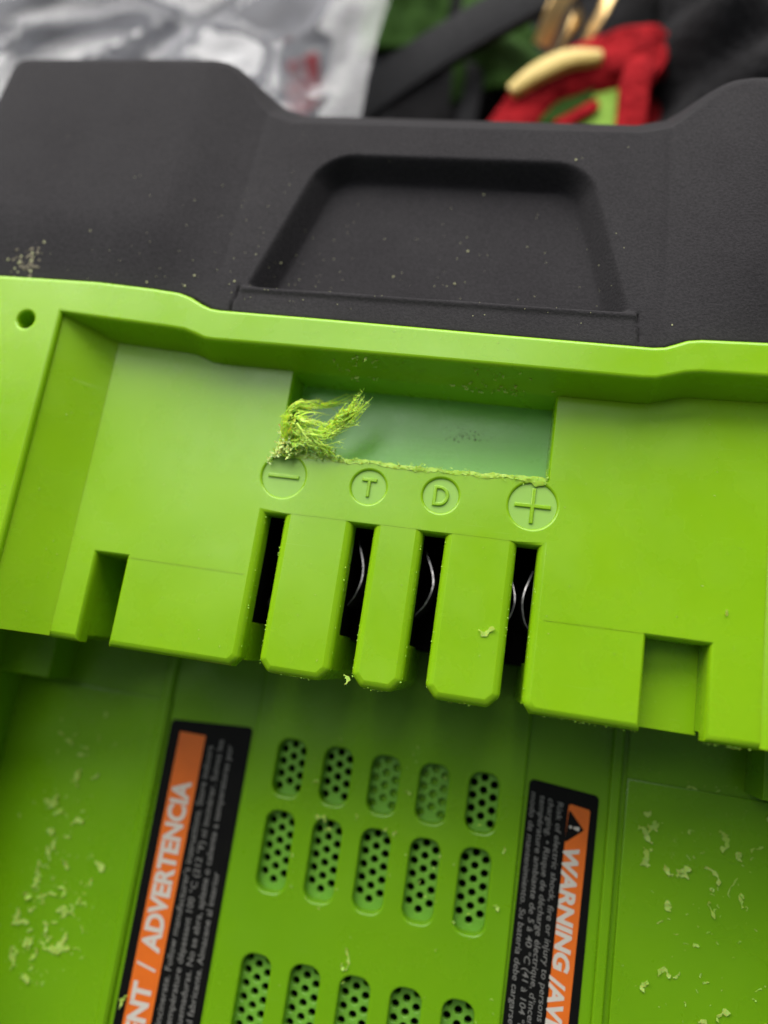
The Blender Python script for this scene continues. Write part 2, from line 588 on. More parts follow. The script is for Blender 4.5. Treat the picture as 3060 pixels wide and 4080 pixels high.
# --- lower bay: floor pieces
FZ = -20.0
for s in (-1, 1):
    xs = sorted((s * 33.4, s * 75))
    child(plate("bay_floor", [rect(xs[0], -86, xs[1], -11.2)], -24, FZ, 'green_shaded', bevels=0.12, seg=2))
    child(plate("bay_floor", [rect(xs[0], -11.2, xs[1], 3)], -24, FZ - 0.35, 'green_shaded', bevels=0.0))
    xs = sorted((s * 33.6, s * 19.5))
    child(plate("label_channel", [rect(xs[0] - .4, -86, xs[1] + .4, 3)], -24, FZ - 0.7, 'green_shaded', bevels=0.0))
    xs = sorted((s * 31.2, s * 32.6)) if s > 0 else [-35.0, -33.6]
    child(plate("floor_ridge", [rect(xs[0], -85, xs[1], 2.5)], -23.5, FZ + 0.25, 'green_shaded', bevels=0.3, seg=3))
    # guide step and wall at the outer side
    xs = sorted((s * (50.5 if s < 0 else 48.5), s * 75.2))
    child(plate("guide_step", [rect(xs[0], -10.4, xs[1], 2)], -23, -14.0, 'green_shaded', bevels=0.3))
    xs = sorted((s * 58.5, s * 75.5))
    child(plate("guide_wall", [rect(xs[0], -86, xs[1], 1)], -23, -5.0, 'green_shaded', bevels=0.4))
    # block end flank under the slope
VX = [-13.6, -6.6, 0.4, 7.4, 14.4]
ROWS = [(-21.6, -13.7, 0), (-34.5, -23.7, 1), (-53.4, -42.6, 2), (-67.0, -56.0, 1)]


def stadium(cx, y0, y1, hw=2.1, r=1.6, grow=0.0):
    return fillet(rect(cx - hw - grow, y0 - grow, cx + hw + grow, y1 + grow), r + grow, 5)


cut = [stadium(x, a, b) for a, b, _ in ROWS for x in VX]
plateau = child(plate("vent_panel", [rect(-19.7, -86, 19.9, 3)] + cut, -22.6, FZ, 'green_shaded', bevels=[0.35] + [0.3] * len(cut), seg=3))
grille_mesh = {}
for a, b, kind in ROWS:
    for x in VX:
        if kind not in grille_mesh or (a, b) not in grille_mesh:
            L = b - a
            out = stadium(0, 0, L, grow=0.25)
            holes = []
            n = 4 if kind == 0 else 6
            y = L - 0.75
            p = 1.74
            for k in range(n):
                cy, sy = (L - 0.8 - p * k, L - 1.65 - p * k) if kind != 2 else (L - 1.75 - p * k, L - 0.95 - p * k)
                for hx, hy in ((0, cy), (-1.45, sy), (1.42, sy + 0.05)):
                    if hy > 0.75:
                        holes.append(circle(hx, hy, 0.55, 12))
            v, f = plate_data([out] + holes, -0.8, 0.0, [0.0] + [0.08] * len(holes), 1)
            o = finish("vent_grille", v, f, 'grille', None, 35)
            grille_mesh[(a, b)] = o
            g = o
        else:
            g = grille_mesh[(a, b)].copy()
            COL.objects.link(g)
        g.parent = plateau
        g.location = (x * MM, a * MM, (FZ - 1.6) * MM)
        if kind not in grille_mesh:
            grille_mesh[kind] = 1


for x in VX[2:4]:
    bk = plate("clogged_backing", [stadium(x, -21.4, -13.9)], FZ - 3.0, FZ - 2.42, 'green_shaded', bevels=0.0)
    bk.parent = plateau

# --- warning labels
_font_h = None


def text_verts(body, length, cap_h, bold=0.0, shear=0.0):
    """flat text mesh scaled to a given length and cap height, origin at the start of the baseline"""
    def mk(s):
        c = bpy.data.curves.new("t", 'FONT')
        c.body = s
        c.size = 1.0
        c.offset = bold
        c.shear = shear
        c.resolution_u = 3
        o = bpy.data.objects.new("t", c)
        COL.objects.link(o)
        bpy.context.view_layer.update()
        me = bpy.data.meshes.new_from_object(o.evaluated_get(bpy.context.evaluated_depsgraph_get()))
        vs = [tuple(v.co) for v in me.vertices]
        fs = [tuple(p.vertices) for p in me.polygons]
        bpy.data.objects.remove(o); bpy.data.curves.remove(c); bpy.data.meshes.remove(me)
        return vs, fs
    hv, _ = mk("H")
    y0 = min(v[1] for v in hv); y1 = max(v[1] for v in hv)
    vs, fs = mk(body)
    x0 = min(v[0] for v in vs); x1 = max(v[0] for v in vs)
    return [((v[0] - x0) / (x1 - x0) * length, (v[1] - y0) / (y1 - y0) * cap_h) for v in vs], fs


def text_part(name, body, base_x, y_start, length, cap_h, up, z, mat, parent, bold=0.0, shear=0.0):
    """up=-1: reads towards +y with letter tops to -x; up=+1: reads towards -y with tops to +x"""
    vs, fs = text_verts(body, length, cap_h, bold, shear)
    if up < 0:
        v = [(base_x - q, y_start + p, z) for p, q in vs]
    else:
        v = [(base_x + q, y_start - p, z) for p, q in vs]
    o = finish(name, v, fs, mat, None, 0)
    o.parent = parent
    return o


LZ = FZ - 0.55
lab = child(plate("warning_label", [fillet([(-32.5, -80), (-20.2, -80), (-20.2, -13.1), (-33.0, -13.9)], 0.7)], FZ - 0.72, LZ, 'label', bevels=0.04, seg=1))
lab['label'] = "black warning label with orange ADVERTENCIA banner and grey small print"
ban = plate("orange_banner", [rect(-31.3, -80, -27.2, -15.4)], LZ - 0.02, LZ + 0.012, 'orange', bevels=0.0)
ban.parent = lab
tz = LZ + 0.024
text_part("headline", "ADVERTENCIA", -27.95, -45.5, 23.3, 2.85, -1, tz, 'white_ink', lab, bold=0.04)
text_part("headline", "/", -28.0, -47.9, 1.0, 2.85, -1, tz, 'white_ink', lab, bold=0.02)
text_part("headline", "AVERTISSEMENT", -27.95, -76.5, 27.1, 2.85, -1, tz, 'white_ink', lab, bold=0.04)
for body, bx, end, ln in (("or incinerate. Follow manufacturer's instructions. Store indoors", -25.75, -16.7, 39.3),
                          ("à température dépassant 100 °C (212 °F) ni incinérer. Suivez les", -24.25, -15.6, 39.8),
                          ("o quemaduras. No se abra, aplaste o caliente a temperaturas por", -22.75, -16.1, 39.3),
                          ("del fabricante. Almacene al interior", -21.3, -33.5, 20.8)):
    text_part("small_print", body, bx, end - ln, ln, 0.92, -1, LZ + 0.014, 'grey_ink', lab, bold=0.004)

lab2 = child(plate("warning_label", [fillet([(19.9, -80), (29.3, -80), (30.0, -14.2), (20.5, -13.4)], 0.7)], FZ - 0.72, LZ, 'label', bevels=0.04, seg=1))
lab2['label'] = "black warning label with orange WARNING banner and alert triangle"
ban2 = plate("orange_banner", [fillet([(25.1, -80), (27.9, -80), (28.95, -16.2), (26.05, -15.8)], 0.35)], LZ - 0.02, LZ + 0.012, 'orange', bevels=0.0)
ban2.parent = lab2
tri = plate("alert_triangle", [fillet([(26.15, -16.5), (25.95, -20.9), (28.35, -18.9)], 0.15, 3)], LZ, tz, 'label', bevels=0.0)
tri.parent = lab2
ex = plate("exclamation_mark", [fillet([(27.75, -18.6), (27.7, -19.15), (26.95, -18.98), (26.95, -18.66)], 0.1, 3)], LZ, tz + 0.012, 'white_ink', bevels=0.0)
ex.parent = lab2
ex = plate("exclamation_mark", [circle(26.55, -18.78, 0.2, 12)], LZ, tz + 0.012, 'white_ink', bevels=0.0)
ex.parent = lab2
text_part("headline", "WARNING", 25.85, -21.4, 15.4, 2.15, 1, tz, 'white_ink', lab2, bold=0.042, shear=0.18)
text_part("headline", "/AVERTISSEMENT", 25.6, -37.3, 24.5, 2.1, 1, tz, 'white_ink', lab2, bold=0.04, shear=0.18)
for body, bx, st, ln in (("Risk of electric shock, fire or injury to persons", 24.55, -15.8, 27.3),
                         ("charging. • Risque de décharge électrique, d'incendie", 23.3, -15.6, 30.0),
                         ("température ambiante de 5 à 40 °C (41 à 104 °F)", 22.15, -15.4, 29.4),
                         ("modo de mantenimiento. Su batería debe cargarse", 20.9, -15.1, 29.0)):
    text_part("small_print", body, bx, st, ln, 0.78, 1, LZ + 0.014, 'grey_ink', lab2, bold=0.004, shear=0.15)


# --- charcoal end cap with finger recess
def interp(pts, x):
    if x <= pts[0][0]:
        return pts[0][1]
    for (a, b), (c, d) in zip(pts, pts[1:]):
        if x <= c:
            t = (x - a) / (c - a)
            return b + (d - b) * t
    return pts[-1][1]


BOT = sorted([(x, y) for x, y in rim_outer if y > 0])
BOT = [(x, y + 0.25) for x, y in BOT]


def ytop(x):
    a = abs(x)
    mid = 80.6
    t = smoothstep(24.5, 40.5, a)
    lobe = (86.3 if x < 0 else 84.6) - 0.5 * smoothstep(45, 76, a)
    r = mid + (lobe - mid) * (0.35 * t + 0.65 * max(0, min(1, (a - 25.0) / (36.8 - 25.0))) if a < 36.8 else 0.35 * t + 0.65)
    return r


def trap_dist(x, y):
    """signed distance (positive inside) to the finger-recess outline with rounded upper corners"""
    B, T, bw, tw = 45.5, 69.0, 24.9, 18.6
    a = abs(x)
    nx, ny = (T - B), (bw - tw)
    ln = math.hypot(nx, ny); nx /= ln; ny /= ln
    ds = -((a - bw) * nx + (y - B) * ny)
    dt = T - y
    db = y - B
    r = 4.6
    if ds < r and dt < r:
        # corner rounding for the obtuse corner
        d = r - math.hypot(r - ds, r - dt) if True else 0
        d = min(min(ds, dt), d) if (r - ds > 0 and r - dt > 0) else min(ds, dt)
    else:
        d = min(ds, dt)
    return d, db


def ramp_soft(t):
    """straight wall with small rounded ends"""
    t = max(0.0, min(1.0, t))
    return 0.78 * t + 0.22 * t * t * (3 - 2 * t) if 0.12 < t < 0.88 else (t * t * (3 - 2 * t) * 0.22 + 0.78 * t)


def cap_z(x, y):
    a = abs(x)
    z = 3.3 - math.tan(math.radians(8)) * (y - 42)
    # raised shoulders each side of the middle
    z += 2.0 * smoothstep(28.8, 40.0, a) * smoothstep(40, 56, y) - 0.14 * math.exp(-((a - 29.0) / 0.6) ** 2) * smoothstep(44, 50, y)
    d, db = trap_dist(x, y)
    k = ramp_soft(d / 2.4) * smoothstep(-0.1, 0.6, db)
    z -= 3.7 * k
    # raised bead along the lower edge of the recess
    if a < 25.6:
        z += 0.28 * math.exp(-((y - 45.1) / 0.45) ** 2)
    # thin crease running from the recess corners to the rim
    z -= 0.5 * math.exp(-((a - 25.9 + (45 - y) * -0.1) / 0.16) ** 2) * smoothstep(46, 45, y)
    # top edge
    yt = ytop(x)
    mid = 1 - smoothstep(28, 36, a)
    e = yt - y
    R = 6.0 * mid + 2.6 * (1 - mid)
    if e < R:
        q = (R - e) / R
        z -= (4.7 * mid + 2.4 * (1 - mid)) * (mid * (0.9 * q + 0.1 * q * q) + (1 - mid) * (1 - math.sqrt(max(0, 1 - q * q))))
    # outer left / right edges
    e = 74.2 - a
    if e < 3:
        q = (3 - e) / 3
        z -= 3 * (1 - math.sqrt(max(0, 1 - q * q)))
    # rounded lower edge
    e = y - interp(BOT, x)
    if e < 0.7:
        q = (0.7 - e) / 0.7
        z -= 0.7 * (1 - math.sqrt(max(0, 1 - q * q)))
    return z


def build_cap():
    xs = []
    x = -74.2
    while x < 74.2:
        xs.append(x)
        x += 0.28 if abs(x) < 33 else (0.45 if abs(x) < 46 else 1.3 if abs(x) < 73 else 0.4)
    xs.append(74.2)
    NV = 170
    v, f = [], []
    for x in xs:
        b, t = interp(BOT, x), ytop(x)
        col = [(x, b, GZ), (x, b, 0.0)]
        for k in range(NV + 1):
            s = k / NV
            # denser near both ends
            s = s + 0.10 * math.sin(2 * math.pi * s) * -1 / (2 * math.pi) * 3
            s = max(0, min(1, s))
            y = b + (t - b) * s
            col.append((x, y, cap_z(x, y)))
        col += [(x, t + 0.35, cap_z(x, t) - 1.2), (x, t + 1.2, -25), (x, t + 1.2, GZ)]
        v += col
    n = NV + 6
    for i in range(len(xs) - 1):
        for k in range(n - 1):
            f.append((i * n + k, (i + 1) * n + k, (i + 1) * n + k + 1, i * n + k + 1))
    m = (len(xs) - 1) * n
    f += [tuple(range(n))[::1][::-1][::-1][::-1], tuple(range(m, m + n))]
    return finish("end_cap", v, f, 'cap', None, 55)


child(build_cap())


# ------------------------------------------------------------------ torn plastic
def flake_mesh(v, f, c, size, rnd, elong=1.6, ang=None, curl=0.35):
    """curled, jagged sliver with a little thickness"""
    ang = rnd.uniform(0, math.pi) if ang is None else ang
    n = rnd.randint(5, 9)
    L = size * elong
    base = len(v)
    top = []
    hx, hy, hd = -0.5 * L * math.cos(ang), -0.5 * L * math.sin(ang), ang + rnd.uniform(-0.5, 0.5)
    turn = rnd.gauss(0, 0.25)
    for i in range(n + 1):
        t = i / n - 0.5
        w = size * 0.27 * (1 - (2 * t) ** 2 * 0.45) * rnd.choice((0.25, 0.6, 0.9, 1.2, 1.6))
        zz = curl * size * (abs(t) * 2) ** 2 * rnd.uniform(0.1, 1.0) + 0.03
        for sd in (-1, 1):
            q = w * rnd.uniform(0.5, 1.3) * sd
            top.append((c[0] + hx - q * math.sin(hd), c[1] + hy + q * math.cos(hd), c[2] + zz + rnd.uniform(0, 0.16) * size))
        hd += turn + rnd.gauss(0, 0.45)
        hx += L / n * math.cos(hd); hy += L / n * math.sin(hd)
    v += top
    th = min(0.08, size * 0.12)
    v += [(x, y, z - th) for x, y, z in top]
    m = len(top)
    for i in range(n):
        a = base + 2 * i
        f.append((a, a + 2, a + 3, a + 1))
        f.append((a + m, a + m + 1, a + m + 3, a + m + 2))
        f.append((a, a + m, a + m + 2, a + 2))
        f.append((a + 1, a + 3, a + m + 3, a + m + 1))
    f.append((base, base + 1, base + m + 1, base + m))
    e = base + 2 * n
    f.append((e, e + m, e + m + 1, e + 1))


def tube(v, f, pts, r0, r1):
    """thin three-sided tapered strand"""
    base = len(v)
    n = len(pts)
    for i, p in enumerate(pts):
        p = Vector(p)
        d = Vector(pts[min(i + 1, n - 1)]) - Vector(pts[max(i - 1, 0)])
        if d.length < 1e-6:
            d = Vector((1, 0, 0))
        d.normalize()
        u = d.cross(Vector((0.2, 0.3, 1))).normalized()
        w = d.cross(u)
        r = r0 + (r1 - r0) * i / (n - 1)
        for k in range(3):
            a = 2 * math.pi * k / 3
            q = p + u * (r * math.cos(a)) + w * (r * 0.4 * math.sin(a))
            v.append(tuple(q))
    for i in range(n - 1):
        for k in range(3):
            a = base + i * 3 + k; b = base + i * 3 + (k + 1) % 3
            f.append((a, b, b + 3, a + 3))
    f.append((base, base + 1, base + 2))
    e = base + (n - 1) * 3
    f.append((e, e + 2, e + 1))


def spline(ctrl, t):
    n = len(ctrl) - 1
    s = min(t * n, n - 1e-6)
    i = int(s); u = s - i
    P = lambda k: Vector(ctrl[max(0, min(n, k))])
    p0, p1, p2, p3 = P(i - 1), P(i), P(i + 1), P(i + 2)
    return 0.5 * ((2 * p1) + (p2 - p0) * u + (2 * p0 - 5 * p1 + 4 * p2 - p3) * u * u + (3 * p1 - p0 - 3 * p2 + p3) * u ** 3)


def build_fray():
    rnd = random.Random(5)
    v, f = [], []
    branches = [
        ([(-16.3, 25.2, 0.2), (-16.2, 28.0, 1.2), (-15.2, 29.6, 1.2), (-13.2, 30.3, 0.2), (-11.2, 31.3, -1.6), (-9.2, 32.9, -2.8)], 26, 0.55, 0.12),
        ([(-16.2, 25.6, 0.2), (-15.2, 27.8, 1.4), (-13.5, 27.4, 1.2), (-11.8, 27.0, 0.6)], 26, 0.8, 0.3),
        ([(-15.8, 26.6, 0.3), (-13.8, 26.6, 0.9), (-11.6, 26.0, 0.7), (-9.4, 27.5, 0.6), (-7.6, 29.2, 0.8), (-6.2, 31.6, 1.2)], 46, 0.6, 0.35),
        ([(-11.4, 26.6, 0.7), (-9.8, 28.2, 0.8), (-8.4, 29.8, 1.1), (-7.3, 30.8, 1.2)], 22, 0.55, 0.5),
        ([(-15.4, 25.0, -0.1), (-13.6, 25.4, 0.5), (-11.8, 25.0, 0.2), (-9.8, 24.5, -0.2)], 40, 0.5, 0.35),
    ]
    for ctrl, cnt, spread, fan in branches:
        for s in range(int(cnt * 1.7)):
            t0 = rnd.uniform(0, 0.75); t1 = min(1, t0 + rnd.uniform(0.12, 0.4))
            ox, oy, oz = rnd.gauss(0, spread), rnd.gauss(0, spread), rnd.gauss(0, spread * 0.5)
            pts = []
            ph = rnd.uniform(0, 6); am = rnd.uniform(0.08, 0.3)
            for k in range(7):
                u = k / 6
                p = spline(ctrl, t0 + (t1 - t0) * u)
                g = 0.4 + (0.5 + fan) * u
                pts.append((p.x + ox * g + am * math.sin(ph + 5 * u), p.y + oy * g + am * math.cos(ph + 4 * u), max(-4.7, p.z + 0.9 + oz * g)))
            tube(v, f, pts, rnd.choice((0.07, 0.1, 0.15, 0.24)), 0.02)
            for q in range(rnd.randint(3, 6)):
                k = rnd.randint(0, 5)
                p = Vector(pts[k]); d = (Vector(pts[k + 1]) - p).normalized()
                side = Vector((-d.y, d.x, rnd.uniform(-.5, .7))) * rnd.choice((-1, 1))
                e = p + (d * rnd.uniform(0.1, 0.7) + side * rnd.uniform(0.2, 0.6)) * rnd.uniform(0.4, 1.1)
                tube(v, f, [tuple(p), tuple((p + e) / 2 + Vector((rnd.gauss(0, .05), rnd.gauss(0, .05), 0.06))), tuple(e)], rnd.uniform(0.05, 0.13), 0.015)
    # matted ragged sheets in the heart of the tuft
    for ctrl, cnt, spread, fan in branches:
        for k in range(cnt // 3):
            p = spline(ctrl, rnd.uniform(0.0, 0.5))
            flake_mesh(v, f, (p.x + rnd.gauss(0, .3), p.y + rnd.gauss(0, .3), p.z + rnd.gauss(0, .2)), rnd.uniform(0.3, 0.75), rnd, rnd.uniform(1, 2), None, 0.9)
    return finish("frayed_plastic", v, f, 'shred', None, 60)


M['torn'] = simple("whitened_torn_plastic", (0.60, 0.74, 0.10), 0.5, nscale=300, ncol=(0.74, 0.80, 0.34), Subsurface_Weight=0.4, Subsurface_Scale=0.0008)


def build_flap():
    rnd = random.Random(77)
    v, f = [], []
    for k in range(40):
        a = rnd.random()
        flake_mesh(v, f, (-16.3 + rnd.gauss(0, 0.45) + 0.6 * a, 25.0 + rnd.gauss(0, 0.7) - 0.4 * a, 0.5 + rnd.uniform(-.2, .8)), rnd.uniform(0.4, 1.0), rnd, rnd.uniform(0.9, 1.7), None, 1.0)
    for k in range(10):
        flake_mesh(v, f, (-16.9 - 0.14 * k + rnd.gauss(0, 0.08), 24.2 - 0.2 * k, 0.3), rnd.uniform(0.3, 0.55), rnd, 1.6, 0.9, 0.9)
    for k in range(26):
        flake_mesh(v, f, (-14.6 + 0.2 * k + rnd.gauss(0, .25), 24.6 + rnd.gauss(0, 0.25), 0.3 + rnd.uniform(-0.1, 0.3)), rnd.uniform(0.25, 0.6), rnd, 1.4, None, 0.9)
    return finish("torn_flap", v, f, 'torn', None, 50)


fl = sub(build_flap())
fl['label'] = "pale whitened heap of torn plastic at the foot of the tuft"
fr = sub(build_fray())
fr['kind'] = 'stuff'
fr['label'] = "frayed tuft of bright lime plastic fibres at the pocket corner"


def blob(v, f, c, r, rnd, flat=0.6):
    """small irregular lump"""
    base = len(v)
    ring = 7
    pts = []
    for lat in (-0.5, 0.45):
        for k in range(ring):
            a = 2 * math.pi * (k + 0.5 * (lat > 0)) / ring
            q = r * math.cos(lat * 1.2) * rnd.uniform(0.55, 1.25)
            pts.append((c[0] + q * math.cos(a), c[1] + q * math.sin(a), c[2] + r * flat * lat * rnd.uniform(0.6, 1.5)))
    pts.append((c[0], c[1], c[2] - r * flat)); pts.append((c[0] + rnd.uniform(-.3, .3) * r, c[1] + rnd.uniform(-.3, .3) * r, c[2] + r * flat * rnd.uniform(0.6, 1.3)))
    v += pts
    for k in range(ring):
        j = (k + 1) % ring
        f.append((base + k, base + j, base + ring + k))
        f.append((base + j, base + ring + j, base + ring + k))
        f.append((base + j, base + k, base + 2 * ring))
        f.append((base + ring + k, base + ring + j, base + 2 * ring + 1))


def build_lip():
    """ragged burr along the lower edge of the pocket"""
    rnd = random.Random(11)
    v, f = [], []
    n = 260
    rows = 5
    for i in range(n + 1):
        t = i / n
        x = -16.6 + 33.8 * t
        yc = PB + 0.0 - 0.3 * math.sin(math.pi * t) + 0.3 * noise.noise((x * 0.3, 3.1, 0)) + 0.1 * noise.noise((x * 1.1, 0, 5))
        wl = 0.42 + 0.4 * noise.noise((x * 0.35, 7, 1)) + 0.22 * noise.noise((x * 1.4, 1, 1))
        wl *= 1.0 + 0.6 * smoothstep(0.25, 0.0, t) + 0.5 * smoothstep(0.85, 1.0, t)
        wu = 0.32 + 0.25 * noise.noise((x * 0.7, 2, 9)) + 0.12 * noise.noise((x * 2.2, 2, 3)) + 0.4 * smoothstep(0.2, 0.0, t)
        h = 0.07 + 0.09 * noise.noise((x * 0.6, 4, 4)) + 0.05 * noise.noise((x * 2.0, 4, 4))
        prof = [(-wl, -0.06), (-wl * 0.8, h * 0.7), (-wl * 0.1, h * (0.7 + 0.6 * noise.noise((x * 0.5, 9, 9)))), (wu * 0.55, h * 0.6), (wu, -0.45)]
        for dy, z in prof:
            v.append((x, yc + dy + 0.08 * noise.noise((x * 1.8, dy * 3, z)), z + 0.05 * noise.noise((x * 1.5, dy * 5, 8))))
    for i in range(n):
        for k in range(rows - 1):
            a = i * rows + k
            f.append((a, a + rows, a + rows + 1, a + 1))
    # right-hand end climbs the corner a little, left end is a crumpled heap
    for k in range(44):
        a = rnd.random()
        flake_mesh(v, f, (-16.5 + rnd.gauss(0, 0.5) + 0.5 * a, 24.9 + rnd.gauss(0, 0.8) - 0.2 * a, rnd.uniform(-.1, .7)), rnd.uniform(0.4, 0.9), rnd, rnd.uniform(0.9, 1.6), None, 1.0)
    for k in range(9):
        flake_mesh(v, f, (-16.9 - 0.15 * k + rnd.gauss(0, 0.08), 24.0 - 0.2 * k, 0.1), rnd.uniform(0.25, 0.5), rnd, 1.6, 0.9, 0.9)
    for k in range(50):
        flake_mesh(v, f, (-15.0 + 0.13 * k + rnd.gauss(0, .2), 24.5 - 0.008 * k + rnd.gauss(0, 0.25), rnd.uniform(-0.1, 0.35)), rnd.uniform(0.2, 0.6), rnd, 1.3, None, 0.9)
    for k in range(70):
        t = rnd.random()
        flake_mesh(v, f, (-12 + 29 * t, PB + rnd.gauss(-0.05, 0.25) - 0.2 * math.sin(math.pi * t), rnd.uniform(0.0, 0.18)), rnd.uniform(0.1, 0.3), rnd, rnd.uniform(1.5, 4), rnd.gauss(0, 0.3), 0.6)
    for k in range(14):
        flake_mesh(v, f, (17.2 + rnd.gauss(0, .12), 23.7 + 0.14 * k, 0.0), rnd.uniform(0.12, 0.3), rnd, 1.6, 1.4, 0.7)
    return finish("torn_burr", v, f, 'lip', None, 50)


burr = sub(build_lip())
burr['label'] = "pale ragged burr of scraped plastic along the pocket edge"


# ------------------------------------------------------------------ loose shavings, crumbs and dust
def shaving(c, size, label, seed, elong=1.6, ang=None, mat='flake', group=None, lumps=0):
    rnd = random.Random(seed)
    v, f = [], []
    flake_mesh(v, f, (0, 0, 0), size, rnd, elong, ang)
    for k in range(lumps):
        flake_mesh(v, f, (rnd.gauss(0, size * .35), rnd.gauss(0, size * .35), 0), size * rnd.uniform(0.4, 0.8), rnd, 1.5)
    o = finish("plastic_shaving", v, f, mat, None, 50, loc=c)
    tagged(o, label, "shaving", group)
    return o


shaving((12.2, 4.3, 0.0), 0.95, "pale ragged shaving lying on the wide right-hand terminal rib", 1, 2.3, -0.45)
shaving((39.0, 10.9, 0.0), 0.75, "round pale crumb on the right panel above the square notch", 2, 1.0, 0.2)
shaving((-3.2, -4.3, -0.9), 0.75, "small pale curl caught on the end of the middle terminal rib", 3, 2.0, -0.5)
shaving((-39.0, -35.0, FZ), 1.6, "single beige fleck alone on the left bay floor beside the black label", 4, 1.2, 0.2)
shaving((36.6, -17.0, FZ), 1.5, "largest pale flake cluster beside the WARNING label's top corner", 5, 1.9, 0.1, lumps=9)
shaving((36.9, -20.6, FZ), 1.2, "curved C-shaped shaving below the largest flake cluster", 6, 2.4, -0.9, lumps=3)
shaving((47.0, -18.0, FZ), 1.5, "yellowish flake on the right bay floor under the guide step", 7, 1.7, 0.1, lumps=2)
shaving((46.3, -22.5, FZ), 0.3, "thin curved thread-like shaving on the right bay floor", 8, 10, 2.2)
shaving((-31.2, -52.0, FZ), 1.2, "leaf-shaped shaving at the edge of the ADVERTENCIA label", 9, 1.9, 1.0)
shaving((-0.6, -40.5, FZ), 0.7, "pale splinter standing beside the middle vent of the lowest row", 10, 4.5, -1.0)


def stuff(name, label, cat, items, mat, seed, sub_blob=False):
    rnd = random.Random(seed)
    v, f = [], []
    for c, s, e in items(rnd):
        if sub_blob:
            blob(v, f, c, s, rnd, 0.55)
        else:
            flake_mesh(v, f, c, s, rnd, e)
    o = finish(name, v, f, mat, None, 55)
    tagged(o, label, cat, kind='stuff')
    return o


def left_floor(r):
    for k in range(150):
        y = -13 - r.random() ** 0.8 * 40
        x = -46.5 + r.gauss(0, 2.6) - 0.02 * (y + 30)
        if x > -36:
            continue
        s = (r.uniform(0.1, 0.35) if r.random() < 0.7 else r.uniform(0.45, 1.5)) * (0.7 if y > -20 else 1)
        yield (x, y, FZ), s, r.uniform(1.0, 2.6)
    for k in range(26):
        yield (-43 + r.gauss(0, 3.2), -42 + r.gauss(0, 3.5), FZ), r.uniform(0.2, 0.75), r.uniform(1.2, 3)
    for k in range(30):
        yield (r.uniform(-52, -35), r.uniform(-55, -12), FZ), r.uniform(0.07, 0.18), 1.4


def right_floor(r):
    for k in range(120):
        y = -6 - r.random() * 42
        x = 44.5 + r.gauss(0, 4.0)
        if x < 34:
            continue
        yield (x, y, FZ - (0.35 if y > -11.2 else 0)), (r.uniform(0.1, 0.35) if r.random() < 0.65 else r.uniform(0.45, 1.5)) * (0.7 if y > -14 else 1), r.uniform(1.0, 3.0)
    for k in range(30):
        yield (r.uniform(34, 50), r.uniform(-50, -6), FZ), r.uniform(0.07, 0.2), 1.5


def panel_specks(r):
    for k in range(150):
        x = r.uniform(-42, 42); y = r.uniform(-2.5, 35)
        if y > 16.5 and -18.5 < x < 18.5:
            continue
        if any(a - 1 < x < b + 1 for a, b in SL) or -39.6 < x < -34 or (29.6 < x < 38 and y < 8):
            continue
        yield (x, y, 0.0), r.uniform(0.05, 0.17), r.uniform(1, 2)
    for k in range(34):                      # on the sloping side wall
        t = r.uniform(0.25, 0.85)
        yield (-(49.3 - 6.4 * t), r.choice((r.uniform(-3, 36), r.gauss(28, 1.6), r.gauss(3, 4))) if True else 0, 4.2 * (1 - t) ** 1.15), r.uniform(0.05, 0.2), r.uniform(1, 2.5)
    for k in range(40):
        yield (r.uniform(-58, -50), r.uniform(5, 38), 5.0), r.uniform(0.05, 0.16), 1.5
    for k in range(60):                      # on the rim
        yield (r.uniform(-45, 40), r.uniform(38.3, 39.8), 5.0), r.uniform(0.05, 0.14), 1.8


def vent_specks(r):
    for k in range(46):
        yield (r.uniform(-19, 19.5), r.uniform(-46, -11), FZ), r.uniform(0.1, 0.42), r.uniform(1, 2.2)
    for x, y in ((-9.9, -18.5), (-8.0, -23.0), (-7.2, -23.6), (2.5, -23.8), (1.6, -23.6), (-2.6, -22.5), (4.3, -17.8), (-6.6, -24.4), (17.5, -23.6), (17.9, -30), (-1.8, -41.6)):
        yield (x, y, FZ), r.uniform(0.5, 0.95), r.uniform(1, 1.8)


def pocket_smears(r):
    for k in range(90):                      # scraped crumbs stuck to the pocket's back wall
        x = r.choice((r.uniform(-10, 16), r.gauss(-8, 2), r.gauss(10, 3)))
        z = r.choice((r.gauss(3.0, 0.9), r.gauss(0.2, 0.6)))
        if x < -14 or x > 17 or z > 4.3 or z < -4:
            continue
        yield (x, 36.17 - interp([(-0.4, 1.25), (0.4, 1.0), (1.2, 0.7), (2.2, 0.4), (3.6, 0.1)], z) - 0.03, z), r.uniform(0.1, 0.5), r.uniform(1, 2.2)


stuff("plastic_flakes", "scattered pale shavings along the left bay floor", "shavings", left_floor, 'flake', 21)
stuff("plastic_flakes", "scattered pale shavings along the right bay floor", "shavings", right_floor, 'flake', 22)
stuff("plastic_specks", "tiny pale specks dusted over the bright green panels and rim", "specks", panel_specks, 'flake', 23)
stuff("plastic_specks", "pale scraps lying among the vent grilles", "specks", vent_specks, 'flake', 24)
stuff("plastic_scrapings", "yellowish scrapings stuck to the pocket's back wall", "scrapings", pocket_smears, 'flake', 25)


